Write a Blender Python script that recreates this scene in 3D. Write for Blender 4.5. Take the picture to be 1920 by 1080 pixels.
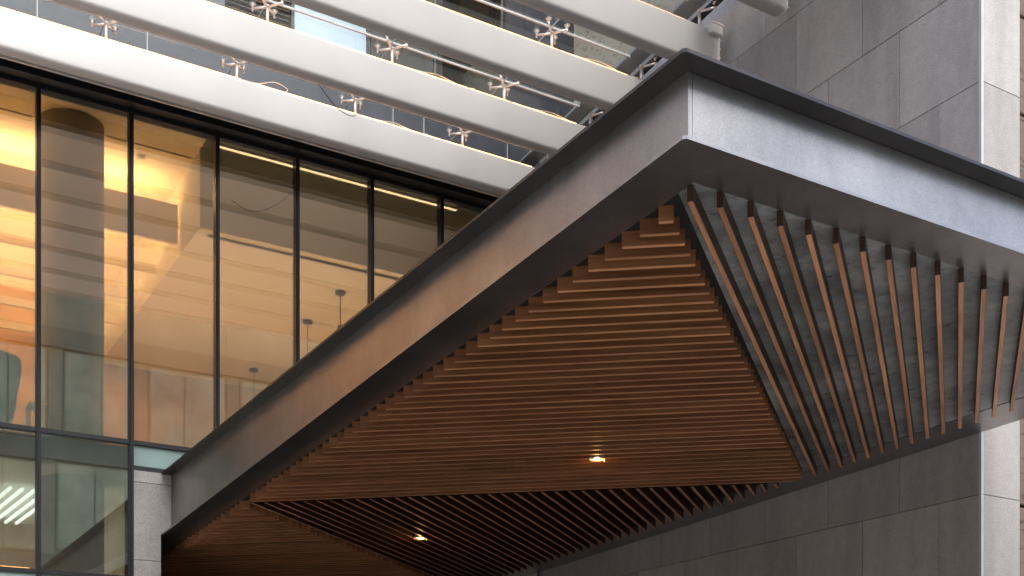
import bpy, bmesh, math, random
from mathutils import Vector, Matrix
random.seed(7)
R = math.radians
scene = bpy.context.scene
col = scene.collection
for o in list(bpy.data.objects):
    bpy.data.objects.remove(o, do_unlink=True)

# ------------------------------------------------------------------ camera, sky, sun, exposure
# world frame: X runs along the glass facade, Y runs from the street into the building, Z up
TH = 59.28
cd = bpy.data.cameras.new('camera')
cam = bpy.data.objects.new('camera', cd); col.objects.link(cam)
cam.location = (0, 0, 1.6)
cam.rotation_euler = (R(90), 0, R(TH - 90))
cd.sensor_width = 36; cd.lens = 2220 / 1920 * 36
cd.shift_x = 0; cd.shift_y = (1425 - 540) / 1920
cd.clip_end = 2000; cd.clip_start = .05
scene.camera = cam
SUN_AZ, SUN_EL = R(181), R(44)           # azimuth measured from +Y towards +X
w = bpy.data.worlds.new('World'); scene.world = w; w.use_nodes = True
nt = w.node_tree; bg = nt.nodes['Background']
sky = nt.nodes.new('ShaderNodeTexSky'); sky.sky_type = 'NISHITA'; sky.sun_disc = False
sky.sun_elevation = SUN_EL; sky.sun_rotation = SUN_AZ
sky.air_density = 1.0; sky.dust_density = 3.0; sky.ozone_density = 1.2
nt.links.new(sky.outputs[0], bg.inputs[0]); bg.inputs[1].default_value = .15
sl = bpy.data.lights.new('sun', 'SUN'); sl.energy = 1.5; sl.angle = R(40); sl.color = (.93, .96, 1)
so_ = bpy.data.objects.new('sun', sl); col.objects.link(so_)
sd = Vector((math.sin(SUN_AZ) * math.cos(SUN_EL), math.cos(SUN_AZ) * math.cos(SUN_EL), math.sin(SUN_EL)))
so_.rotation_euler = sd.to_track_quat('Z', 'Y').to_euler(); so_.location = (0, 0, 40)
vs = scene.view_settings
vs.view_transform = 'Standard'; vs.look = 'None'; vs.exposure = 1.17; vs.gamma = 1; vs.use_curve_mapping = False
scene.render.engine = 'CYCLES'
scene.cycles.max_bounces = 10; scene.cycles.diffuse_bounces = 4; scene.cycles.glossy_bounces = 6
scene.cycles.transparent_max_bounces = 16
scene.cycles.sample_clamp_indirect = 6

# ------------------------------------------------------------------ helpers
def tag(o, label=None, cat=None, group=None, kind=None):
    if label: o['label'] = label
    if cat: o['category'] = cat
    if group: o['group'] = group
    if kind: o['kind'] = kind
    return o

def thing(name, loc, label, cat, group=None, rz=0):
    o = bpy.data.objects.new(name, None); col.objects.link(o)
    o.location = loc; o.rotation_euler = (0, 0, rz); o.empty_display_size = .1
    return tag(o, label, cat, group)

class MB:
    def __init__(s): s.bm = bmesh.new()
    def box(s, x0, x1, y0, y1, z0, z1, bev=0, seg=2):
        r = bmesh.ops.create_cube(s.bm, size=1)
        vs_ = r['verts']
        for v in vs_:
            v.co = Vector(((x0 + x1) / 2 + v.co.x * (x1 - x0), (y0 + y1) / 2 + v.co.y * (y1 - y0), (z0 + z1) / 2 + v.co.z * (z1 - z0)))
        if bev:
            es = list({e for v in vs_ for e in v.link_edges})
            bmesh.ops.bevel(s.bm, geom=es, offset=bev, segments=seg, profile=.5, affect='EDGES')
        return s
    def hexa(s, p):            # eight points: bottom ring 0-3, top ring 4-7
        v = [s.bm.verts.new(q) for q in p]
        for f in ((3, 2, 1, 0), (4, 5, 6, 7), (0, 1, 5, 4), (1, 2, 6, 5), (2, 3, 7, 6), (3, 0, 4, 7)):
            s.bm.faces.new([v[i] for i in f])
        return s
    def prism(s, poly, f, a, b):  # closed polygon swept from f(p,a) to f(p,b)
        n = len(poly)
        A = [s.bm.verts.new(f(p, a)) for p in poly]; B = [s.bm.verts.new(f(p, b)) for p in poly]
        s.bm.faces.new(A[::-1]); s.bm.faces.new(B)
        for i in range(n): s.bm.faces.new((A[i], A[(i + 1) % n], B[(i + 1) % n], B[i]))
        return s
    def cyl(s, c0, c1, r0, r1=None, n=16, caps=True):
        c0, c1 = Vector(c0), Vector(c1); r1 = r0 if r1 is None else r1
        q = (c1 - c0).to_track_quat('Z', 'Y')
        A = []; B = []
        for i in range(n):
            a = 2 * math.pi * i / n; d = q @ Vector((math.cos(a), math.sin(a), 0))
            A.append(s.bm.verts.new(c0 + d * r0)); B.append(s.bm.verts.new(c1 + d * r1))
        for i in range(n):
            f = s.bm.faces.new((A[i], A[(i + 1) % n], B[(i + 1) % n], B[i])); f.smooth = True
        if caps: s.bm.faces.new(A[::-1]); s.bm.faces.new(B)
        return s
    def tube(s, pts, r, n=8):
        pts = [Vector(p) for p in pts]; rings = []
        for i, p in enumerate(pts):
            t = (pts[min(i + 1, len(pts) - 1)] - pts[max(i - 1, 0)]).normalized()
            q = t.to_track_quat('Z', 'Y')
            rings.append([s.bm.verts.new(p + q @ Vector((r * math.cos(2 * math.pi * k / n), r * math.sin(2 * math.pi * k / n), 0))) for k in range(n)])
        for a, b in zip(rings, rings[1:]):
            for k in range(n):
                f = s.bm.faces.new((a[k], a[(k + 1) % n], b[(k + 1) % n], b[k])); f.smooth = True
        s.bm.faces.new(rings[0][::-1]); s.bm.faces.new(rings[-1])
        return s
    def lathe(s, prof, c, n=24):
        c = Vector(c); rings = []
        for r, z in prof:
            rings.append([s.bm.verts.new(c + Vector((r * math.cos(2 * math.pi * k / n), r * math.sin(2 * math.pi * k / n), z))) for k in range(n)])
        for a, b in zip(rings, rings[1:]):
            for k in range(n):
                f = s.bm.faces.new((a[k], a[(k + 1) % n], b[(k + 1) % n], b[k])); f.smooth = True
        return s
    def build(s, name, mat, parent=None, label=None, bev=0, seg=2):
        bmesh.ops.recalc_face_normals(s.bm, faces=s.bm.faces)
        m = bpy.data.meshes.new(name); s.bm.to_mesh(m); s.bm.free()
        m.materials.append(mat)
        o = bpy.data.objects.new(name, m); col.objects.link(o)
        if parent is not None:
            o.parent = parent
            wm = Matrix.Identity(4); p = parent
            while p is not None:
                wm = Matrix.LocRotScale(p.location, p.rotation_euler, p.scale) @ wm; p = p.parent
            m.transform(wm.inverted())
        if bev:
            b = o.modifiers.new('bevel', 'BEVEL'); b.width = bev; b.segments = seg; b.limit_method = 'ANGLE'; b.angle_limit = R(40)
        if label: o['label'] = label
        return o

def link_copy(o, parent=None):
    c = o.copy(); col.objects.link(c)
    if parent is not None: c.parent = parent
    return c
def copy_tree(root, loc, rz=None, keep=None):
    c = root.copy(); col.objects.link(c); c.location = loc
    if rz is not None: c.rotation_euler = (0, 0, rz)
    for ch in list(root.children):
        if keep and not keep(ch): continue
        d = link_copy(ch, c)
        for g in list(ch.children): link_copy(g, d)
    return c

# ------------------------------------------------------------------ materials
def M(name):
    m = bpy.data.materials.new(name); m.use_nodes = True
    return m, m.node_tree, m.node_tree.nodes['Principled BSDF']
def N(nt, t, **k):
    n = nt.nodes.new(t)
    for a, b in k.items(): setattr(n, a, b)
    return n
def ramp(nt, fac, stops):
    r = N(nt, 'ShaderNodeValToRGB'); e = r.color_ramp.elements
    e[0].position = stops[0][0]; e[0].color = (*stops[0][1], 1)
    e[1].position = stops[-1][0]; e[1].color = (*stops[-1][1], 1)
    for p, c in stops[1:-1]:
        x = e.new(p); x.color = (*c, 1)
    nt.links.new(fac, r.inputs[0]); return r.outputs[0]
def coords(nt, scale=(1, 1, 1), rot=(0, 0, 0), kind='Object'):
    t = N(nt, 'ShaderNodeTexCoord'); mp = N(nt, 'ShaderNodeMapping')
    mp.inputs['Scale'].default_value = scale; mp.inputs['Rotation'].default_value = rot
    nt.links.new(t.outputs[kind], mp.inputs[0]); return mp.outputs[0]
def noise(nt, co, scale, detail=4, rough=.55):
    n = N(nt, 'ShaderNodeTexNoise'); n.inputs['Scale'].default_value = scale
    n.inputs['Detail'].default_value = detail; n.inputs['Roughness'].default_value = rough
    nt.links.new(co, n.inputs[0]); return n.outputs[0]
def bump(nt, b, h, strength, dist=.01):
    n = N(nt, 'ShaderNodeBump'); n.inputs['Strength'].default_value = strength; n.inputs['Distance'].default_value = dist
    nt.links.new(h, n.inputs['Height']); nt.links.new(n.outputs[0], b.inputs['Normal'])
def mixc(nt, fac, a, b, mode='MIX'):
    n = N(nt, 'ShaderNodeMix', data_type='RGBA', blend_type=mode)
    if isinstance(fac, float): n.inputs[0].default_value = fac
    else: nt.links.new(fac, n.inputs[0])
    for i, v in ((6, a), (7, b)):
        if isinstance(v, tuple): n.inputs[i].default_value = (*v, 1)
        else: nt.links.new(v, n.inputs[i])
    return n.outputs[2]
def simple(name, c, rough=.5, metal=0, var=.12, vs=3, bs=0, bscale=60):
    m, nt, b = M(name)
    co = coords(nt)
    f = noise(nt, co, vs, 5)
    lo = tuple(x * (1 - var) for x in c); hi = tuple(min(1, x * (1 + var)) for x in c)
    nt.links.new(ramp(nt, f, [(.3, lo), (.7, hi)]), b.inputs['Base Color'])
    b.inputs['Roughness'].default_value = rough; b.inputs['Metallic'].default_value = metal
    if bs: bump(nt, b, noise(nt, co, bscale, 3), bs, .004)
    return m
def emit(name, c, s):
    m, nt, b = M(name)
    b.inputs['Base Color'].default_value = (*c, 1)
    b.inputs['Emission Color'].default_value = (*c, 1); b.inputs['Emission Strength'].default_value = s
    return m

def steel_mat(name='painted dark steel', k=1.0):
    m, nt, b = M(name)
    co = coords(nt)
    big = noise(nt, co, 1.6, 6, .6); fine = noise(nt, co, 90, 3, .7)
    st = N(nt, 'ShaderNodeMapping'); st.inputs['Scale'].default_value = (3.5, 3.5, .5); nt.links.new(co, st.inputs[0])
    drip = noise(nt, st.outputs[0], 1.6, 6, .65)
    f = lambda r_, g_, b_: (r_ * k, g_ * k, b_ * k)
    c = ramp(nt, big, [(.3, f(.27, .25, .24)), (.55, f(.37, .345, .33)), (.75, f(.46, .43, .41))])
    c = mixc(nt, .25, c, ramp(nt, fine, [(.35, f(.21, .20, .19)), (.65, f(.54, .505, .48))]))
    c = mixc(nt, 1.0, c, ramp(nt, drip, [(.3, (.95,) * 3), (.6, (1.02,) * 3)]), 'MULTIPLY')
    nt.links.new(c, b.inputs['Base Color'])
    b.inputs['Metallic'].default_value = .97
    mr = N(nt, 'ShaderNodeMapRange'); nt.links.new(big, mr.inputs[0]); mr.inputs[3].default_value = .31; mr.inputs[4].default_value = .40
    nt.links.new(mr.outputs[0], b.inputs['Roughness'])
    bump(nt, b, fine, .12, .002)
    return m
def plate_mat():
    m, nt, b = M('mottled raw soffit plate')
    co = coords(nt)
    big = noise(nt, co, 1.3, 9, .7); mid = noise(nt, co, 9, 7, .72); sp = noise(nt, co, 34, 5, .7)
    c = ramp(nt, big, [(.34, (.06, .06, .055)), (.5, (.27, .27, .245)), (.66, (.62, .61, .56))])
    c = mixc(nt, .35, c, ramp(nt, mid, [(.35, (.08, .08, .075)), (.7, (.5, .5, .46))]))
    c = mixc(nt, ramp(nt, sp, [(.30, (.9,) * 3), (.36, (0, 0, 0))]), c, (.05, .045, .04))
    nt.links.new(c, b.inputs['Base Color']); b.inputs['Metallic'].default_value = .1
    nt.links.new(ramp(nt, mid, [(.3, (.22,) * 3), (.7, (.5,) * 3)]), b.inputs['Roughness'])
    bump(nt, b, mid, .35, .008)
    return m
def wood_mat(name, ang, dark=1.0, tint=(1, 1, 1)):
    m, nt, b = M(name)
    co = coords(nt, (1, 1, 1), (0, 0, -ang))
    mp = N(nt, 'ShaderNodeMapping'); mp.inputs['Scale'].default_value = (.55, 9, 9); nt.links.new(co, mp.inputs[0])
    g1 = noise(nt, mp.outputs[0], 1.5, 8, .65)
    mp2 = N(nt, 'ShaderNodeMapping'); mp2.inputs['Scale'].default_value = (1.5, 60, 60); nt.links.new(co, mp2.inputs[0])
    g2 = noise(nt, mp2.outputs[0], 2, 4, .6)
    c = ramp(nt, g1, [(.28, (.09 * dark, .033 * dark, .013 * dark)), (.45, (.28 * dark, .115 * dark, .05 * dark)), (.6, (.42 * dark, .18 * dark, .085 * dark)), (.8, (.58 * dark, .28 * dark, .14 * dark))])
    c = mixc(nt, .4, c, ramp(nt, g2, [(.3, (.10 * dark, .036 * dark, .014 * dark)), (.7, (.42 * dark, .18 * dark, .08 * dark))]))
    geo = N(nt, 'ShaderNodeNewGeometry')
    v = ramp(nt, geo.outputs['Random Per Island'], [(0, (.80,) * 3), (1, (1.14,) * 3)])
    c = mixc(nt, 1.0, c, v, 'MULTIPLY')
    c = mixc(nt, 1.0, c, tint, 'MULTIPLY')
    nt.links.new(c, b.inputs['Base Color']); b.inputs['Roughness'].default_value = .42
    b.inputs['Specular IOR Level'].default_value = .4
    bump(nt, b, g2, .3, .003)
    return m
def stone_mat(name, base):
    m, nt, b = M(name)
    co = coords(nt)
    grain = noise(nt, co, 70, 4, .8); mid = noise(nt, co, 9, 5, .6)
    st = N(nt, 'ShaderNodeMapping'); st.inputs['Scale'].default_value = (1.6, 1.6, .35); nt.links.new(co, st.inputs[0])
    stain = noise(nt, st.outputs[0], 1.3, 6, .6)
    f = lambda k: tuple(x * k for x in base)
    c = ramp(nt, grain, [(.34, f(.62)), (.5, f(1.0)), (.66, f(1.5))])
    c = mixc(nt, .3, c, ramp(nt, mid, [(.3, f(.75)), (.7, f(1.25))]))
    c = mixc(nt, 1.0, c, ramp(nt, stain, [(.3, (.82, .81, .80)), (.5, (1, 1, 1)), (.72, (1.10, 1.09, 1.07))]), 'MULTIPLY')
    geo = N(nt, 'ShaderNodeNewGeometry')
    c = mixc(nt, 1.0, c, ramp(nt, geo.outputs['Random Per Island'], [(0, (.86,) * 3), (1, (1.12,) * 3)]), 'MULTIPLY')
    nt.links.new(c, b.inputs['Base Color']); b.inputs['Roughness'].default_value = .75
    bump(nt, b, grain, .5, .004)
    return m
def concrete_mat(name, base=(.36, .35, .32), cracks=False, lined=False):
    m, nt, b = M(name)
    co = coords(nt)
    big = noise(nt, co, .9, 7, .62); fine = noise(nt, co, 22, 5, .7)
    f = lambda k: tuple(x * k for x in base)
    c = ramp(nt, big, [(.3, f(.72)), (.7, f(1.18))])
    c = mixc(nt, .35, c, ramp(nt, fine, [(.3, f(.7)), (.7, f(1.2))]))
    if cracks:
        mp = N(nt, 'ShaderNodeMapping'); mp.inputs['Scale'].default_value = (2, 5, 14); mp.inputs['Rotation'].default_value = (.5, 0, 0); nt.links.new(co, mp.inputs[0])
        k = noise(nt, mp.outputs[0], 1.4, 9, .75)
        c = mixc(nt, ramp(nt, k, [(.40, (1, 1, 1)), (.45, (0, 0, 0))]), c, f(.28))
    if lined:
        wv = N(nt, 'ShaderNodeTexWave', wave_type='BANDS', bands_direction='Z'); wv.inputs['Scale'].default_value = 1.0
        wv.inputs['Distortion'].default_value = .6; nt.links.new(co, wv.inputs[0])
        c = mixc(nt, ramp(nt, wv.outputs[1], [(0, (.5,) * 3), (.04, (0, 0, 0))]), c, f(.5))
    nt.links.new(c, b.inputs['Base Color']); b.inputs['Roughness'].default_value = .7
    bump(nt, b, fine, .3, .004)
    return m
def glass_mat(name, tint, refl, wav=.0, edge=.5):
    m = bpy.data.materials.new(name); m.use_nodes = True; nt = m.node_tree
    nt.nodes.remove(nt.nodes['Principled BSDF']); out = nt.nodes['Material Output']
    t = N(nt, 'ShaderNodeBsdfTransparent'); t.inputs[0].default_value = (*tint, 1)
    g = N(nt, 'ShaderNodeBsdfGlossy'); g.inputs['Color'].default_value = (.95, .93, .84, 1); g.inputs['Roughness'].default_value = .015
    lw = N(nt, 'ShaderNodeLayerWeight'); lw.inputs[0].default_value = .35
    mr = N(nt, 'ShaderNodeMapRange'); nt.links.new(lw.outputs['Fresnel'], mr.inputs[0])
    mr.inputs[3].default_value = refl; mr.inputs[4].default_value = min(1, refl + edge)
    mx = N(nt, 'ShaderNodeMixShader'); nt.links.new(mr.outputs[0], mx.inputs[0])
    nt.links.new(t.outputs[0], mx.inputs[1]); nt.links.new(g.outputs[0], mx.inputs[2]); nt.links.new(mx.outputs[0], out.inputs[0])
    if wav:
        co = coords(nt)
        n = noise(nt, co, .7, 2, .4); bp = N(nt, 'ShaderNodeBump'); bp.inputs['Strength'].default_value = 1; bp.inputs['Distance'].default_value = wav
        nt.links.new(n, bp.inputs['Height']); nt.links.new(bp.outputs[0], g.inputs['Normal'])
    return m

MT = dict(
    steel=steel_mat(), cap=steel_mat('shade darkened flange steel', .22), plate=plate_mat(),  # cap: darker copy of the beam steel, underside shade put into its colour
    roof=simple('dark roof sheet', (.05, .05, .05), .6),
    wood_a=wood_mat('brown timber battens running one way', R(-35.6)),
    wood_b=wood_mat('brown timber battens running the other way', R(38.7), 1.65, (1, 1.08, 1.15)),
    face_a=wood_mat('shade toned batten side running one way', R(-35.6), .74, (1, .97, .80)),  # side shade put into the colour: darker copy of the underside wood
    face_b=wood_mat('dark batten side', R(38.7), .17),  # much darker tone for every batten face except the underside
    edge_a=wood_mat('lit toned batten underside running one way', R(-35.6), 1.7, (1, 1.06, 1.05)),  # brighter copy of the same wood, light put into its colour
    stone=stone_mat('grey brown granite cladding', (.365, .336, .316)),
    joint=simple('dark joint', (.03, .028, .027), .9),
    trim=simple('pale metal edge trim', (.48, .49, .49), .5, 0),
    white=simple('white painted beam', (.75, .70, .665), .38, 0, .03, 1.2),
    alu=simple('brushed aluminium', (.7, .7, .7), .3, .8),
    chrome=simple('satin stainless steel', (.80, .77, .73), .38, .55),
    frame=simple('black window frame', (.018, .018, .02), .35, .2),
    slate=simple('blue black glossy cladding', (.04, .042, .055), .4, .0, .3, 2.2),
    louvre=simple('dark brown louvre', (.07, .055, .05), .5),
    concrete=concrete_mat('grey concrete', (.30, .29, .27), lined=True),
    cracked=concrete_mat('cracked concrete', (.74, .62, .46), cracks=True),
    slab=simple('grey slab edge', (.32, .33, .35), .5),
    glass=glass_mat('reflective tinted facade glass', (.68, .68, .62), .36, .0006),
    roofglass=glass_mat('clear roof glass', (.9, .93, .93), .0, 0, .16),
    upglass=glass_mat('dark green window glass', (.2, .24, .2), .35, .004),
    blueglass=simple('pale blue blind behind glass', (.42, .52, .6), .15, 0, .1, 1),
    darkroom=simple('dark interior', (.03, .035, .03), .9),
    teal=simple('pale teal back painted glass', (.30, .40, .37), .12, 0, .12, 1.5),
    plaster=simple('warm white plaster', (.78, .70, .58), .85, 0, .04),
    grayplaster=simple('pale grey plaster', (.62, .62, .56), .8, 0, .05),
    timber=simple('honey brown wall panelling', (.46, .27, .11), .55, 0, .2, 1.5),
    floor=simple('interior floor', (.45, .38, .30), .5),
    black=simple('black metal', (.012, .012, .012), .5),
    uph=simple('olive grey upholstery', (.10, .11, .09), .8, 0, .15, 8, .3, 120),
    led=emit('warm led strip', (1, .42, .14), 5), ledw=emit('bright led line', (1, .72, .45), 4),
    lampring=emit('amber lamp reflector', (1, .42, .08), 2.6),
    lamp=emit('warm lamp glow', (1, .62, .24), 12), tubew=emit('white tube light', (.8, .95, 1), 1.6),
    cable=simple('cream cable', (.75, .62, .5), .5), wire=simple('dark wire', (.03, .03, .03), .5),
    box=simple('pale grey box', (.62, .60, .56), .4),
    pave=simple('grey pavement', (.42, .41, .39), .9, 0, .25, .8, .3),
    oppframe=simple('pale stone window frame', (.40, .38, .27), .7),
    darkpave=simple('dark ground stopping bounce', (.035, .033, .03), .6, 0, .2, .8),
    opp=simple('sandy masonry', (.42, .39, .28), .8, 0, .15, .5),
    oppband=simple('grey spandrel', (.26, .25, .19), .7, 0, .2, .5),
    oppwin=simple('curtained window glass', (.56, .52, .34), .25, 0, .35, .35),
    sidebounce=simple('brown masonry', (.60, .36, .20), .85, 0, .3, .6),  # orange tone chosen for warm bounce onto the side wall
    rough=concrete_mat('rough brown stone', (.13, .09, .07), cracks=True),
)

# ------------------------------------------------------------------ ground
g = MB().box(-120, 120, -120, 60, -.3, 0).build('pavement', MT['pave']); tag(g, kind='structure')
g = MB().box(1.5, 10.79, 6.5, 22, .001, .006).build('bounce_stop_ground', MT['darkpave']); tag(g, kind='structure')  # unseen dark ground added to keep the canopy undersides dark

# ------------------------------------------------------------------ stone side wall with its end pier
XS, YQ, CO, Z0 = 10.8, 8.336, 1.1075, 4.45
wall = thing('stone_wall', (XS, YQ, 0), 'tall grey brown stone clad side wall with staggered square panels and bluish end pier', 'wall')
MB().box(XS + .03, XS + .62, YQ + .03, 13.2, 0, 21).build('backing', MT['joint'], wall)
MB().box(XS + .03, XS + .62, 13.2, 24, 0, 11.45).build('backing', MT['joint'], wall)
pn = MB(); gp = .0035
for k in range(-4, 15):
    z0, z1 = Z0 + k * CO, Z0 + (k + 1) * CO
    z0 = max(z0, 0.0)
    if z1 <= 0.05: continue
    ys = [YQ]; off = CO if k % 2 == 0 else CO / 2
    y = YQ + off
    ymax = 13.2 if z0 > 11.2 else 17.25
    while y < ymax: ys.append(y); y += CO
    ys.append(ymax)
    for a, b in zip(ys, ys[1:]):
        if b - a < .05: continue
        d = random.uniform(-.0012, .0012)
        pn.box(XS + d, XS + .03, a + gp * (a > YQ), b - gp, z0 + gp, z1 - gp, .002, 1)
pn.build('side_cladding', MT['stone'], wall)
pn = MB()
for k in range(-4, 15):
    z0, z1 = max(Z0 + k * CO, 0), Z0 + (k + 1) * CO
    if z1 <= .05: continue
    pn.box(XS + .035, 11.446, YQ, YQ + .03, z0 + gp, z1 - gp, .002, 1)
pn.build('pier_cladding', MT['stone'], wall, label='bluish grey end face of the side wall, one panel wide')
MB().box(XS - .004, XS + .03, YQ - .006, YQ + .03, 0, 20.9).build('corner_trim', MT['trim'], wall)

# ------------------------------------------------------------------ canopy
XC, YC, XR = 4.361, 5.385, 10.795
ZB, ZT, SL, YEND = 5.204, 5.731, .0319, 21.5
YF = 17.257
def so(y): return ZB - SL * (y - YC)
FW = .37; WO = .15; FT = .022
can = thing('entrance_canopy', (XC, YC, 0), 'dark steel entrance canopy with a chevron soffit of brown timber battens', 'canopy')
def side(x0, x1, y0, y1, zf0, zf1, name, parent):   # member running along Y whose bottom follows the sloping soffit
    return MB().hexa([(x0, y0, zf0(y0)), (x1, y0, zf0(y0)), (x1, y1, zf0(y1)), (x0, y1, zf0(y1)),
                      (x0, y0, zf1(y0)), (x1, y0, zf1(y0)), (x1, y1, zf1(y1)), (x0, y1, zf1(y1))]).build(name, MT['steel'], parent)
def group_part(name, parent, label=None):
    o = bpy.data.objects.new(name, None); col.objects.link(o); o.parent = parent; o.empty_display_size = .1
    if label: o['label'] = label
    return o
# bottom flange as mitred plates
def flange(poly, zlo, zhi, name, parent, mat='steel'):
    m = MB()
    A = [m.bm.verts.new((x, y, zlo(y))) for x, y in poly]; B = [m.bm.verts.new((x, y, zhi(y))) for x, y in poly]
    n = len(poly); m.bm.faces.new(A[::-1]); m.bm.faces.new(B)
    for i in range(n): m.bm.faces.new((A[i], A[(i + 1) % n], B[(i + 1) % n], B[i]))
    return m.build(name, MT[mat], parent)
e = .0002
ix, iy, jx = XC + FW, YC + FW, 10.2
sb = side(XC + WO, XC + WO + .03, YC + WO, YEND, lambda y: so(y) + FT, lambda y: ZT - FT, 'side_beam', can); sb['label'] = 'left beam of the canopy, brownish web'
wl = lambda y: so(y); wh = lambda y: so(y) + FT
c0 = .02
flange([(XC, YC + c0), (XC + c0, YC), (XC + c0 + .001, YC), (ix - e, iy - e), (ix - e, YEND), (XC, YEND)], wl, wh, 'bottom_flange', sb)
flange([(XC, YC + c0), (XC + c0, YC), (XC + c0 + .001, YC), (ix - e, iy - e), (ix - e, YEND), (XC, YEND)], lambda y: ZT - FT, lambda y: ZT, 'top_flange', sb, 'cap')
fb = MB().box(XC + WO + .033, XR, YC + WO - .001, YC + WO + .029, ZB + FT, ZT - FT).build('front_beam', MT['steel'], can, label='front beam of the canopy, blue grey web'); fb.modifiers.new('b', 'BEVEL').width = .003
flange([(XC + c0 + .003, YC), (XR, YC), (XR, iy), (ix + e, iy)], wl, wh, 'bottom_flange', fb)
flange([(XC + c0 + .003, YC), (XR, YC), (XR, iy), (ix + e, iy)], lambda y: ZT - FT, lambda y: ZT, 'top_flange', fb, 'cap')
wb = side(jx + .25, jx + .28, iy + .002, YEND, lambda y: so(y) + FT, lambda y: ZT - FT, 'wall_beam', can)
flange([(jx, iy + .002), (XR, iy + .002), (XR, YEND), (jx, YEND)], lambda y: so(y) - .001, wh, 'bottom_flange', wb)
MB().box(XC + .25, XR - .01, YC + .25, YEND, ZT + .001, ZT + .05).build('roof_plate', MT['roof'], can)
flange([(ix, iy), (jx, iy), (jx, YEND), (ix, YEND)], lambda y: so(y) + .006, lambda y: so(y) + .02, 'soffit_plate', can, 'plate')
flange([(ix + .01, iy + .16), (jx - .02, 10.36), (jx - .02, YEND - .05), (ix + .01, YEND - .05)], lambda y: so(y) + .001, lambda y: so(y) + .005, 'gap_shade_sheet', can, 'black')  # black sheet added so the gaps between battens read as shade
# battens
SH, SW, PITCH = .102, .040, .159
a2, a1 = R(38.7), R(-35.6)
u2 = Vector((math.cos(a2), math.sin(a2))); n2 = Vector((-u2.y, u2.x))
u1 = Vector((math.cos(a1), math.sin(a1))); n1 = Vector((-u1.y, u1.x))
def clip(p, d, planes):
    lo, hi = -100, 100
    for (q, n) in planes:        # keep points with (x-q).n >= 0
        a = (p - q).dot(n); b = d.dot(n)
        if abs(b) < 1e-9:
            if a < 0: return None
            continue
        t = -a / b
        if b > 0: lo = max(lo, t)
        else: hi = min(hi, t)
    return (lo, hi) if hi - lo > .06 else None
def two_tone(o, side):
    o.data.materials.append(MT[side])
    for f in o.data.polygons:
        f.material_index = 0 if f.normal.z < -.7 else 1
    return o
def batten(m, p, u, n, lo, hi, step=False):
    a, b = p + u * lo, p + u * hi
    h = n * SW / 2
    pts = [a - h, b - h, b + h, a + h]
    if step: pass
    dz = random.uniform(-.001, .001)
    zl = lambda q: so(q.y) - SH + dz
    zh = lambda q: so(q.y) + .004
    m.hexa([(q.x, q.y, zl(q)) for q in pts] + [(q.x, q.y, zh(q)) for q in pts])
V = Vector
P1 = V((ix, iy)); P3 = V((jx + .03, 10.45)); P2 = V((ix, 14.36))
Lx = (V((ix + .004, 0)), V((1, 0))); Rx = (V((jx - .004, 0)), V((-1, 0))); Fy = (V((0, iy + .004)), V((0, 1))); By = (V((0, YEND - .1)), V((0, -1)))
# panel of R2 battens: below the line P1-P3 (front right)
m2 = MB(); i = 0
X0 = ix - .04
while True:
    p = V((X0 + .2542 * i, iy)); i += 1
    if p.x > jx: break
    c = clip(p, u2, [Lx, Rx, Fy, By])
    if c: batten(m2, p, u2, n2, *c)
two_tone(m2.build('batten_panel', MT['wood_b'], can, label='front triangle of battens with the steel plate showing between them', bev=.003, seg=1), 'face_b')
# panel of R1 battens: between left beam, line P1-P3 and line P2-P3
m1 = MB(); Yk = iy + .3568; k = 0
lineA = (V((ix - .04, iy)) + n2 * .155, n2)
while Yk < 14.40:
    p = V((ix, Yk)); Yk += .2009
    c = clip(p, u1, [Lx, Rx, Fy, By, lineA])
    if c: batten(m1, p, u1, n1, *c)
Ylast = Yk - .2009
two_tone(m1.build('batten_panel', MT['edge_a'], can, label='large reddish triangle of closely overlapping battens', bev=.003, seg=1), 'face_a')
# R3: beyond the last R1 batten, direction u2, right of the line P2 + u2
m3 = MB()
pl = V((ix, Ylast)); lineB = (pl + n1 * .075, n1)
lineC = (V((ix, Ylast + .18)), -n2)
q = V((X0, iy)); k = 0
while k < 90:
    k += 1
    p = q + n2 * (PITCH * k + .02)
    c = clip(p, u2, [Lx, Rx, Fy, By, lineB, lineC])
    if c: batten(m3, p, u2, n2, *c)
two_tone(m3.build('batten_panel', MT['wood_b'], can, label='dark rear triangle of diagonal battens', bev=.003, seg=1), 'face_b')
m4 = MB(); Yk = Ylast + .42
lineD = (V((ix, Ylast + .24)), n2)
while Yk < YEND + 4:
    p = V((ix, Yk)); Yk += .2009
    c = clip(p, u1, [Lx, Rx, Fy, By, lineD])
    if c: batten(m4, p, u1, n1, *c)
two_tone(m4.build('batten_panel', MT['edge_a'], can, label='dim inner triangle of battens beside the stone pier', bev=.003, seg=1), 'face_a')

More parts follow.
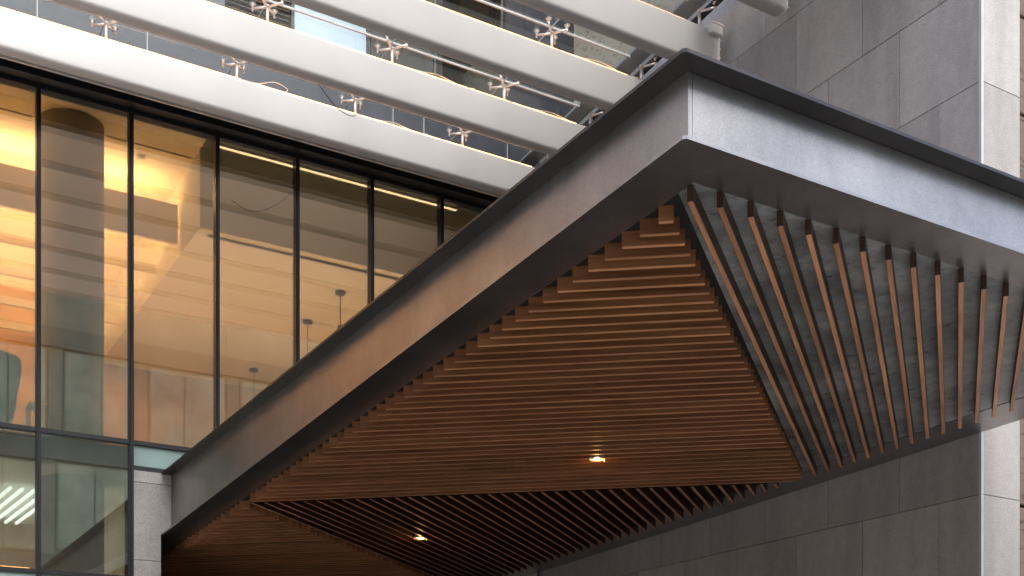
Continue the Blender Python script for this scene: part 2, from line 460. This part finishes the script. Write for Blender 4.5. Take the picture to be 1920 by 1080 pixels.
def downlight(x, y, label):
    z = so(y) - SH
    t = thing('recessed_downlight', (x, y, z), label, 'ceiling light', 'downlights in the canopy soffit')
    mb = MB(); mb.lathe([(.082, .075), (.082, -.002), (.094, -.006), (.094, -.002), (.086, .002), (.086, .075)], (x, y, z)); mb.build('trim_ring', MT['chrome'], t)
    MB().cyl((x, y, z + .012), (x, y, z + .05), .080, n=24).build('reflector', MT['lampring'], t)
    MB().cyl((x, y, z + .002), (x, y, z + .0115), .045, n=20).build('lens', MT['lamp'], t)
    for s in (-1, 1): MB().cyl((x + s * .10, y, z + .004), (x + s * .10, y, z - .018), .010, n=10).build('clip', MT['chrome'], t)
    l = bpy.data.lights.new('downlight_beam', 'SPOT'); l.energy = 60; l.color = (1, .62, .32); l.spot_size = R(150); l.spot_blend = 1; l.shadow_soft_size = .05
    lo = bpy.data.objects.new('lamp_light', l); col.objects.link(lo); lo.parent = t; lo.location = (0, 0, -.02)
    l = bpy.data.lights.new('downlight_glow', 'POINT'); l.energy = .6; l.color = (1, .5, .16); l.shadow_soft_size = .04
    lo = bpy.data.objects.new('lamp_glow', l); col.objects.link(lo); lo.parent = t; lo.location = (0, 0, -.07)
downlight(7.50, 10.78, 'glowing round downlight in the large reddish batten triangle')
downlight(7.56, 15.3, 'glowing round downlight among the dark rear diagonal battens')

# ------------------------------------------------------------------ pergola of white beams under a glass roof
XE = 10.64; BH, BW, DS, DZ = .53, .205, 1.304, .096
bfy = lambda i: 16.3 - DS * i
btz = lambda i: 11.216 + DZ * i
grp = 'white beams of the pergola'
ords = ['lowest white beam, closest to the glass wall', 'second white beam out from the glass wall', 'third white beam out from the glass wall',
        'fourth white beam, with the grey box on its end', 'fifth white beam, short rounded end at the top edge beside the stone wall',
        'sixth white beam out from the glass wall', 'outermost white beam of the pergola']
def rrect(w, h, r, n=6):
    pts = []
    for cx, cy, a0 in ((w - r, r, -90), (w - r, h - r, 0), (r, h - r, 90), (r, r, 180)):
        for k in range(n + 1):
            a = R(a0 + 90 * k / n); pts.append((cx + r * math.cos(a), cy + r * math.sin(a)))
    return pts
for i in range(7):
    y, z = bfy(i), btz(i)
    b = thing('pergola_beam', (XE, y, z - BH), ords[i], 'beam', grp)
    mb = MB(); mb.prism(rrect(BW, BH, .055), lambda p, a: V((a, y + p[0], z - BH + p[1])), -7.5, XE - .03)
    o = mb.build('body', MT['white'], b)
    for f in o.data.polygons: f.use_smooth = abs(f.normal.x) < .5
    mb = MB(); mb.prism(rrect(BW + .03, BH + .03, .085), lambda p, a: V((a, y + p[0] - .015, z - BH - .015 + p[1])), XE - .03, XE - .01)
    mb.build('end_plate', MT['white'], b)
    mb = MB()
    for q in range(4):
        for yy in (.04, BW - .04):
            c = V((XE - .01, y + yy, z - .1 - q * .12)); mb.cyl(c, c + V((.03, 0, 0)), .026, n=6); mb.cyl(c + V((.03, 0, 0)), c + V((.065, 0, 0)), .013, n=8)
    mb.build('bolts', MT['white'], b)
    MB().box(-7.5, XE - .55, y + .055, y + .07, z + .001, z + .016).build('led_strip', MT['led'], b)
    if i: MB().box(-7.5, XE - .05, y + BW + .001, y + BW + .008, z - BH + .03, z - BH + .045).build('rear_trim', MT['trim'], b)
    else: MB().box(-7.5, XE - .05, y + BW + .001, y + BW + .03, z - BH - .01, z - BH + .03).build('rear_trim', MT['alu'], b)

# spider fittings
GH = .33
def make_spider(loc, label, arms=4):
    x, y, z = loc
    t = thing('spider_fitting', loc, label, 'glass fitting', 'steel spider fittings holding the glass roof')
    mb = MB(); mb.cyl((x, y, z), (x, y, z + .26), .020, n=12); mb.cyl((x, y, z + .255), (x, y, z + .275), .027, n=12); mb.cyl((x, y, z), (x, y, z + .012), .032, n=12)
    mb.build('post', MT['chrome'], t)
    for sx in (-1, 1):
        for sy in (-1, 1):
            if arms == 2 and sx < 0: continue
            ex, ey = x + sx * .15, y + sy * .158
            a = MB(); a.cyl((x + sx * .01, y + sy * .01, z + .25), (ex, ey, z + .27), .018, .014, n=10)
            a.cyl((ex, ey, z + .235), (ex, ey, z + .29), .013, n=10)
            ao = a.build('arm', MT['chrome'], t)
            dd = MB(); dd.cyl((ex, ey, z + .29), (ex, ey, z + GH - .006), .014, .036, n=16); dd.cyl((ex, ey, z + GH - .006), (ex, ey, z + GH - .001), .042, n=16)
            dd.build('disc', MT['chrome'], ao)
    return t
sx_ = [10.39, 8.85, 7.03, 5.22, 3.43, 1.62, -.18, -2.0]
words = ['nearest the stone wall', 'second from the stone wall', 'third from the stone wall', 'fourth from the stone wall', 'fifth from the stone wall']
bw = ['lowest white beam', 'second white beam', 'third white beam', 'fourth white beam', 'fifth white beam']
proto = protoe = None
for i in range(5):
    for j in range(5):
        if i > 0 and j > 3 - (i > 1) - (i > 2) * 2 and True:
            if not (i == 1 and j == 3): continue
        if (i == 2 and j > 1) or (i >= 3 and j > 0): continue
        x, y, z = sx_[j], bfy(i) + BW / 2 + .02, btz(i) + .0
        lab = ('two armed' if j == 0 else 'four armed') + ' steel spider fitting on the %s, %s' % (bw[i], words[j])
        if j == 0:
            if protoe is None: protoe = s = make_spider((x, y, z), lab, 2)
            else: s = copy_tree(protoe, (x, y, z))
        else:
            if proto is None: proto = s = make_spider((x, y, z), lab, 4)
            else: s = copy_tree(proto, (x, y, z))
        s['label'] = lab
# glass roof: panes between the spiders
gr = thing('glass_roof', (XE, bfy(0), btz(0) + GH), 'clear sloping glass roof above the white beams', 'glass roof')
slope = -DZ / DS
def gz(y): return btz(0) + GH + (y - (bfy(0) + BW / 2 + .02)) * slope
yl = [17.15] + [bfy(i) + BW / 2 + .02 for i in range(7)]
xl = [10.5] + sx_[1:]
for a, b in zip(yl, yl[1:]):
    for c, d in zip(xl, xl[1:]):
        x0, x1, y0, y1 = d + .008, c - .008, b + .008, a - .008
        MB().hexa([(x0, y0, gz(y0)), (x1, y0, gz(y0)), (x1, y1, gz(y1)), (x0, y1, gz(y1))] + [(x0, y0, gz(y0) + .02), (x1, y0, gz(y0) + .02), (x1, y1, gz(y1) + .02), (x0, y1, gz(y1) + .02)]).build('pane', MT['roofglass'], gr)
mb = MB()
for y in yl[1:]: mb.box(-2, 10.19, y - .013, y + .013, gz(y) - .006, gz(y) + .018)
mb.build('long_joint', MT['trim'], gr)
mb = MB()
for x in xl[1:]:
    y0, y1 = yl[-1], yl[0]
    mb.hexa([(x - .006, y0, gz(y0) + .002), (x + .006, y0, gz(y0) + .002), (x + .006, y1, gz(y1) + .002), (x - .006, y1, gz(y1) + .002),
             (x - .006, y0, gz(y0) + .016), (x + .006, y0, gz(y0) + .016), (x + .006, y1, gz(y1) + .016), (x - .006, y1, gz(y1) + .016)])
mb.build('cross_joint', MT['trim'], gr)
def strip(x0, x1, dz, t, name, mat):
    y0, y1 = 8.3, 17.15
    MB().hexa([(x0, y0, gz(y0) + dz), (x1, y0, gz(y0) + dz), (x1, y1, gz(y1) + dz), (x0, y1, gz(y1) + dz)] + [(x0, y0, gz(y0) + dz + t), (x1, y0, gz(y0) + dz + t), (x1, y1, gz(y1) + dz + t), (x0, y1, gz(y1) + dz + t)]).build(name, MT[mat], gr)
strip(10.52, 10.56, -.06, .10, 'edge_flashing', 'black')
strip(10.20, 10.47, .05, .04, 'edge_plate', 'slab')

# junction box and cables
y4, z4 = bfy(3), btz(3)
t = thing('junction_box', (10.5, y4, z4), 'small pale grey box on the end of the fourth white beam', 'junction box')
MB().box(10.45, 10.66, y4 - .05, y4 + .12, z4 - .09, z4 + .035, .012).build('housing', MT['box'], t)
MB().box(10.462, 10.648, y4 - .056, y4 - .05, z4 - .078, z4 + .023, .002).build('cover', MT['box'], t)
MB().cyl((10.66, y4 + .03, z4 - .03), (10.69, y4 + .03, z4 - .03), .02, n=12).build('gland', MT['wire'], t)
def cable(pts, label, mat='cable', r=.005):
    P = [V(p) for p in pts]; out = []
    for i in range(len(P) - 1):
        p0, p1, p2, p3 = P[max(i - 1, 0)], P[i], P[i + 1], P[min(i + 2, len(P) - 1)]
        for k in range(8):
            t_ = k / 8
            out.append(.5 * ((2 * p1) + (p2 - p0) * t_ + (2 * p0 - 5 * p1 + 4 * p2 - p3) * t_ ** 2 + (3 * p1 - p0 - 3 * p2 + p3) * t_ ** 3))
    out.append(P[-1])
    o = MB().tube(out, r, 6).build('cable', MT[mat]); tag(o, label, 'cable', 'loose cables on the pergola')
y0_, z0_ = bfy(0) + .05, btz(0)
cable([(5.25, y0_, z0_ + .01), (5.5, y0_, z0_ + .02), (5.75, y0_, z0_ + .11), (5.95, y0_ + .02, z0_ + .08), (5.90, y0_, z0_ + .005)], 'white cable loop standing up on the lowest white beam')
def beamcable(i, x0, x1, lab, amp=.035):
    n = 7; pts = []
    for k in range(n):
        t_ = k / (n - 1); pts.append((x0 + (x1 - x0) * t_, bfy(i) + .05 + .03 * math.sin(k * 1.7), btz(i) + .012 + amp * math.sin(math.pi * t_) * (.6 + .4 * math.sin(k * 2.1))))
    cable(pts, lab)
beamcable(1, 7.06, 8.3, 'cream cable arching along the second white beam')
beamcable(0, 7.05, 8.2, 'cream cable lying on the lowest white beam past the third fitting', .03)
beamcable(2, 8.9, 10.3, 'cream cable lying along the third white beam', .035)
beamcable(1, 8.9, 10.35, 'cream cable lying along the second white beam near its end', .03)
cable([(6.0, bfy(1) + .3, btz(1) - .45), (6.35, bfy(1) + .45, btz(1) - .62), (6.75, bfy(1) + .8, btz(1) - .45), (7.0, bfy(0) - .1, btz(0) + .10)], 'thin dark wire sagging under the second white beam', 'wire', .005)
cable([(10.39, y4 + .1, z4 + .02), (10.5, y4 + .08, z4 + .12), (10.62, y4 + .05, z4 + .14), (10.72, y4, z4 + .09)], 'white cable bending over the grey junction box', 'cable', .008)

# ------------------------------------------------------------------ eaves between the first beam and the glass wall
ev = thing('eaves_gutter', (0, 16.6, 10.8), 'dark metal eaves strip between the lowest beam and the glass wall', 'gutter')
MB().box(-7.5, 10.78, 16.605, 17.19, 10.93, 10.96).build('soffit_sheet', MT['slate'], ev)
MB().box(-7.5, 10.78, 17.0, 17.19, 10.83, 10.928, .004).build('head_box', MT['frame'], ev)
MB().box(-7.5, 10.78, 16.605, 16.62, 10.72, 10.928).build('upstand', MT['slate'], ev)

# ------------------------------------------------------------------ glass curtain wall
cw = thing('glass_wall', (4, YF, 0), 'two storey black framed glass wall behind the canopy with warm light inside', 'glass wall')
mx_ = [2.705 + 1.239 * k for k in range(-4, 7)]
for x in mx_:
    zb = 3.2 if x < 4 else 5.76
    mb = MB().box(x - .03, x + .03, YF - .06, YF + .10, zb, 10.82, .004, 1)
    o = mb.build('mullion', MT['frame'], cw)
    MB().box(x - .012, x + .012, YF - .085, YF - .0605, zb, 10.82, .003, 1).build('cap', MT['frame'], o)
MB().box(-7.5, 10.78, YF - .05, YF + .10, 10.78, 10.86).build('head', MT['frame'], cw)
MB().box(-7.5, 3.94, YF - .045, YF + .09, 4.15, 4.21, .004, 1).build('transom', MT['frame'], cw)
MB().box(-7.5, 10.78, YF - .045, YF + .09, 6.085, 6.15, .004, 1).build('transom', MT['frame'], cw)
MB().box(3.94, 10.78, YF - .045, YF + .09, 5.725, 5.79, .004, 1).build('transom', MT['frame'], cw)
def tilt(o):                 # every pane sits a hair out of true, so reflections break at the mullions
    vs2 = o.data.vertices; cx = sum(v.co.x for v in vs2) / len(vs2); cz = sum(v.co.z for v in vs2) / len(vs2)
    a, b = random.uniform(-.0035, .0035), random.uniform(-.0022, .0022)
    for v in vs2: v.co.y += a * (v.co.x - cx) + b * (v.co.z - cz)
    return o
xs_ = [-7.5] + mx_ + [10.78]
for a, b in zip(xs_, xs_[1:]):
    if b - a < .1: continue
    tilt(MB().box(a + .03, b - .03, YF, YF + .012, 6.15, 10.78).build('pane', MT['glass'], cw))
    if b < 4.1:
        tilt(MB().box(a + .03, b - .03, YF, YF + .012, 4.21, 6.085).build('pane', MT['glass'], cw))
        MB().box(a + .03, b - .03, YF, YF + .012, 3.2, 4.15).build('spandrel', MT['teal'], cw)
    else:
        MB().box(a + .03, b - .03, YF, YF + .012, 5.79, 6.085).build('spandrel', MT['teal'], cw, label='pale teal glass strip above the stone pier')

pier = thing('stone_pier', (4.2, YF, 0), 'grey stone clad pier at the left end of the canopy', 'pier')
mb = MB()
for k in range(-4, 1):
    z0, z1 = max(Z0 + k * CO, 0), Z0 + (k + 1) * CO
    if z1 < .05: continue
    mb.box(3.965, XC - .004, YF - .05, YF + .1, z0 + gp, z1 - gp, .002, 1)
    if z1 > so(YF): mb.box(XC - .004 + .0, XC + WO - .004, YF - .05, YF + .1, so(YF) + .03, z1 - gp, .002, 1)
mb.box(3.965, XC + WO - .004, YF - .05, YF + .1, 5.5575 + gp, 5.722, .002, 1)
mb.build('cladding', MT['stone'], pier)
MB().box(3.97, XC - .01, YF - .03, YF + .5, 0, 5.70).build('core', MT['joint'], pier)
# entrance recess behind the pier line (dark)
rc = thing('entrance_recess', (7.5, YEND, 0), 'dark recessed entrance under the inner end of the canopy', 'entrance')
MB().box(XC - .01, XR, YEND + .002, YEND + .1, 0, 4.7).build('back_wall', MT['darkroom'], rc)
MB().box(XC - .1, XC - .012, YF + .5, YEND, 0, 4.82).build('side_wall', MT['darkroom'], rc)

# ------------------------------------------------------------------ interior
ZC = 10.94
rm = thing('upper_room', (4, 20, 6), 'warm lit upper room behind the glass with stepped ceiling and grey bulkhead', 'room')
MB().box(-7.5, 5.149, YF + .10, 25.3, ZC, ZC + .1).build('ceiling', MT['plaster'], rm)
MB().box(5.15, 10.78, YF + .10, 18.5, 11.75, 11.85).box(5.12, 5.1485, YF + .10, 18.0, ZC + .101, 11.84).build('blind_pocket', MT['grayplaster'], rm)
MB().box(-7.5, 10.78, YF + .11, 26, 5.74, 6.08).build('floor', MT['floor'], rm)
MB().box(-7.5, 10.78, 25.2, 25.3, 6.08, ZC).build('back_wall', MT['timber'], rm)
MB().box(-7.6, -7.5, YF, 25.3, 3, 11).build('side_wall', MT['plaster'], rm)
MB().box(10.79, 10.82, YF + .1, 25.3, 3, 11).build('side_wall', MT['plaster'], rm)
MB().box(5.149, 10.775, 18.006, 25.19, 9.757, 11.748).build('bulkhead', MT['grayplaster'], rm)
MB().box(5.149, 10.775, 18.006, 25.19, 9.745, 9.756).build('bulkhead_soffit', MT['plaster'], rm)
for (yy, z0, z1) in ((19.02, 9.86, 10.48), (20.35, 9.86, 10.0), (21.7, 9.86, 10.0), (23.1, 9.86, 10.0), (24.4, 9.86, 10.0)):
    o = MB().box(-7.5, 5.08, yy, yy + .07, z0, z1).build('cove_board', MT['plaster'], rm)
    MB().box(-7.5, 5.0, yy + .075, yy + .10, z1 - .03, z1 - .01).build('led_strip', MT['led'], o)
mb = MB()
mb.box(3.84, 5.10, 18.31, 18.36, ZC - .004, ZC - .001); mb.box(-1, 2.79, 18.31, 18.36, ZC - .004, ZC - .001); mb.box(5.33, 10.0, 18.17, 18.26, 9.735, 9.7445)
mb.build('slot_diffuser', MT['black'], rm)
o = MB().lathe([(.0, -.05), (.035, -.05), (.06, -.03), (.065, 0)], (4.424, 18.659, ZC - .001)).build('smoke_detector', MT['trim']); tag(o, 'small white smoke detector on the warm ceiling', 'smoke detector')
colm = thing('round_column', (3.33, 18.26, 0), 'thick round concrete column standing just behind the glass', 'column')
MB().cyl((3.33, 18.26, 6.08), (3.33, 18.26, ZC), .45, n=64).build('upper_shaft', MT['concrete'], colm)
MB().cyl((3.33, 18.26, 3.0), (3.33, 18.26, 5.74), .45, n=64).build('lower_shaft', MT['concrete'], colm)
# led line along the head of the glass
o = MB().box(5.2, 9.27, YF + .13, YF + .142, 10.743, 10.747).box(5.2, 9.27, YF + .165, YF + .175, 10.743, 10.747).build('led_line', MT['ledw']); tag(o, 'thin glowing double light line under the head of the glass wall', 'light strip')
# pendants
def pendant(x, y, drop, label, lit=False):
    t = thing('pendant_lamp', (x, y, 9.745), label, 'pendant lamp', 'pendant lamps under the bulkhead')
    MB().cyl((x, y, 9.70), (x, y, 9.7445), .09, n=24).build('ceiling_plate', MT['black'], t)
    MB().cyl((x, y, 9.745 - drop), (x, y, 9.70), .009, n=8).build('cord', MT['black'], t)
    MB().lathe([(.0, 0.12), (.05, .12), (.055, 0), (.05, 0), (.0, .03)], (x, y, 9.745 - drop - .1)).build('shade', MT['black'], t)
    MB().cyl((x, y, 9.745 - drop - .11), (x, y, 9.745 - drop - .075), .035, n=14).build('bulb', MT['lamp'], t)
pendant(7.95, 19.215, .62, 'black pendant on a thin cord, nearest the glass, beside the third mullion')
pendant(7.957, 20.8, .9, 'black pendant on a thin cord, middle of the row')
pendant(7.979, 23.95, 1.1, 'black pendant on a thin cord, farthest back and lowest in view')
# lounge chair by the window
ch = thing('lounge_chair', (2.2, 18.0, 6.08), 'dark olive high backed lounge chair at the left window', 'chair')
mb = MB()
bp = [(1.86, 7.20), (1.95, 7.26), (2.30, 7.30), (2.50, 7.26), (2.565, 7.20), (2.57, 7.05), (2.555, 6.90), (2.52, 6.72), (2.50, 6.52), (2.47, 6.42), (2.40, 6.36), (2.28, 6.34), (1.97, 6.34), (1.88, 6.44), (1.84, 6.8)]
mb.prism(bp, lambda p, a: V((p[0], 17.84 + a - .10 * (p[1] - 6.34), p[1])), 0, .12)
mb.build('backrest', MT['uph'], ch, bev=.03, seg=3)
MB().box(1.86, 2.50, 17.95, 18.55, 6.42, 6.54, .04, 3).build('seat', MT['uph'], ch)
for a in (1.92, 2.44):
    for b in (17.92, 18.48): MB().cyl((a, b, 6.08), (a, b, 6.44), .018, n=10).build('leg', MT['chrome'], ch)
tb = thing('side_table', (2.72, 17.75, 6.08), 'small pale side table between the lounge chair and the round column', 'table')
MB().box(2.62, 2.90, 17.50, 17.78, 6.52, 6.56, .006).build('table_top', MT['plaster'], tb)
for a in (2.62, 2.87):
    for b in (17.51, 17.74): MB().box(a, a + .03, b, b + .03, 6.08, 6.52).build('leg', MT['plaster'], tb)
# lower room
lr = thing('lower_room', (2, 20, 3), 'dim lower room with wooden wall panelling seen under the transom', 'room')
MB().box(-7.5, 4.2, YF + .12, 24, 5.70, 5.737).build('ceiling', MT['grayplaster'], lr)
MB().box(-7.5, 4.2, 22, 22.1, 2.9, 5.70).build('back_wall', MT['timber'], lr)
MB().box(-7.5, 4.2, YF + .12, 24, 2.8, 2.9).build('floor', MT['floor'], lr)
MB().box(4.2, 4.26, YF + .5, 22, 2.9, 5.70).build('side_wall', MT['grayplaster'], lr)
MB().box(-6, 2.62, YF + .2, YF + .23, 4.24, 4.255).build('sill_led', MT['led'], lr)
tl = ['leftmost of the slim white tube lights under the lower ceiling', 'second from the left of the slim white tube lights under the lower ceiling', 'middle one of the five slim white tube lights under the lower ceiling',
      'slim white tube light under the lower ceiling, second from the column', 'slim white tube light under the lower ceiling, closest to the round column']
for k in range(5):
    x = 2.545 + .167 * k; m = MB()
    m.hexa([(x, 18.8, 5.60), (x + .04, 18.8, 5.60), (x - .16, 21.6, 5.60), (x - .20, 21.6, 5.60), (x, 18.8, 5.64), (x + .04, 18.8, 5.64), (x - .16, 21.6, 5.64), (x - .20, 21.6, 5.64)])
    tag(m.build('tube_light', MT['tubew']), tl[k], 'tube light', 'parallel white tube lights in the lower room')
def area(name, loc, sx, sy, e, c, rot=(math.pi, 0, 0), parent=None):
    l = bpy.data.lights.new(name, 'AREA'); l.shape = 'RECTANGLE'; l.size = sx; l.size_y = sy; l.energy = e; l.color = c
    o = bpy.data.objects.new(name, l); col.objects.link(o); o.location = loc; o.rotation_euler = rot
    if parent is not None: o.parent = parent; o.location = V(loc) - parent.location
    return o
WARM = (1, .57, .24)
area('cove_light', (-1.2, 19.25, 10.40), 12, .25, 350, WARM, (R(180 - 25), 0, 0), rm)
for yy in (20.5, 21.85, 23.25, 24.6): area('cove_light', (-1.2, yy + .05, 9.99), 12, .2, 130, WARM, (R(180), 0, 0), rm)
area('added_fill', (6.5, 20.5, 6.4), 8, 5, 135, (1, .60, .32), (R(180), 0, 0), rm)  # this and the next ones: unseen lights added to brighten ceilings and bulkhead
area('added_fill', (0, 19.5, 6.4), 8, .8, 120, (1, .60, .30), (R(180), 0, 0), rm)
area('added_fill', (8, 17.7, 6.4), 5, .4, 45, (1, .85, .7), (R(180), 0, 0), rm)
area('added_fill', (0, 20.5, 6.4), 8, 3, 60, (1, .62, .30), (R(180), 0, 0), rm)
area('lower_fill', (0, 20.4, 3.2), 6, 1.5, 70, (1, .85, .65), (R(180), 0, 0), lr)  # unseen light without a fixture, added to lift the lower room and column

# ------------------------------------------------------------------ upper facade seen through the glass roof
uf = thing('upper_facade', (4, YF, 11), 'dark upper facade of slate panels and windows seen through the glass roof', 'facade')
mb = MB(); xj = [-7.5, -1.5, 1.2, 2.69, 4.17, 8.03, 8.58, 10.15, 11.5]
for a, b in zip(xj, xj[1:]): mb.box(a + .006, b - .006, YF - .02, YF + .04, 10.97, 12.12)
mb.box(-7.5, 5.3, YF - .02, YF + .04, 12.13, 15.6)
mb.box(10.11, 11.5, YF - .02, YF + .04, 12.13, 15.6)
mb.box(5.3, 10.1, YF - .02, YF + .04, 15.2, 15.6)
mb.build('cladding', MT['slate'], uf)
MB().box(-7.5, 11.5, YF + .045, YF + .1, 10.97, 15.6).build('backing', MT['joint'], uf)
for x in (2.69, 4.17, 8.03, 8.58, 10.15): MB().box(x - .006, x + .006, YF - .024, YF - .005, 10.97, 12.12).build('bright_joint', MT['trim'], uf)
lv = MB()
for k in range(40): 
    z = 12.16 + k * .075; lv.hexa([(5.33, YF - .03, z), (6.3, YF - .03, z), (6.3, YF + .03, z + .04), (5.33, YF + .03, z + .04), (5.33, YF - .03, z + .012), (6.3, YF - .03, z + .012), (6.3, YF + .03, z + .052), (5.33, YF + .03, z + .052)])
lv.build('louvre', MT['louvre'], uf)
def window(x0, x1, mat, lab):
    fr = MB()
    for a, b in ((x0, x0 + .05), (x1 - .05, x1)): fr.box(a, b, YF - .05, YF + .03, 12.14, 15.19)
    fr.box(x0 + .05, x1 - .05, YF - .05, YF + .03, 12.14, 12.2); fr.box(x0 + .05, x1 - .05, YF - .05, YF + .03, 15.13, 15.19)
    f = fr.build('window', MT['frame'], uf, label=lab)
    MB().box(x0 + .05, x1 - .05, YF - .012, YF + .0, 12.2, 15.13).build('pane', MT[mat], f)
window(6.32, 7.62, 'blueglass', 'pale blue window')
window(7.63, 8.84, 'upglass', 'dark green window beside the pale blue one')
window(8.85, 10.1, 'upglass', 'dark green window next to the slate panel')
cc = thing('concrete_wall', (11.5, 15, 11.5), 'weathered cracked concrete wall above the glass roof by the corner', 'wall')
MB().box(11.5, 11.9, 13.2, YF + .04, 11.5, 15.6).build('face', MT['cracked'], cc)
MB().box(XS + .62, 11.9, 13.2, YF + 6, 0, 11.46).build('base', MT['joint'], cc)

# ------------------------------------------------------------------ neighbours
nb = thing('neighbouring_building', (12, 9.3, 0), 'sliver of rough brown masonry building past the end pier', 'building')
mb = MB()
for k in range(18): mb.box(11.452 + .02 * (k % 2), 14, 8.9, 12, k * 1.15, k * 1.15 + 1.12, .02)
mb.build('masonry', MT['rough'], nb)
cable([(11.52, 8.85, 12.5), (11.50, 8.84, 10), (11.515, 8.85, 8.5), (11.50, 8.84, 6), (11.49, 8.85, 0)], 'pale cable hanging down the brown masonry past the end pier', 'cable', .009)
ob = thing('opposite_building', (0, -30, 0), 'sandy masonry building across the street, mirrored in the glass wall', 'building')
MB().box(-55, 30, -45, -30.2, 0, 27).build('wall', MT['opp'], ob)
FHT = 5.9
for k in range(4):
    z = .2 + k * FHT
    MB().box(-55, 30, -30.19, -29.9, z + FHT - 1.0, z + FHT).build('spandrel', MT['oppband'], ob)
mb = MB()
for q in range(18):
    x = -54 + q * 4.6
    mb.box(x, x + .7, -30.19, -30.12, 0, 26.9)
mb.build('piers', MT['opp'], ob)
for k in range(4):
    for q in range(18):
        x = -54 + q * 4.6
        if x > 25 or x < -50: continue
        z = .2 + k * FHT
        f = MB().box(x + .75, x + 4.55, -30.19, -30.1, z + .2, z + FHT - 1.05).build('window', MT['oppframe'], ob)
        MB().box(x + .85, x + 2.6, -30.1, -30.06, z + .3, z + FHT - 1.15).box(x + 2.7, x + 4.45, -30.1, -30.06, z + .3, z + FHT - 1.15).build('pane', MT['oppwin'], f)
lb = thing('side_bounce_block', (-14, 0, 0), 'unseen brown block left of the forecourt, added to bounce warm light on the stone', 'building')  # unseen mass added to limit and warm the light on the side wall
MB().box(-26, -15, -18, 16, 0, 13).build('wall', MT['sidebounce'], lb)
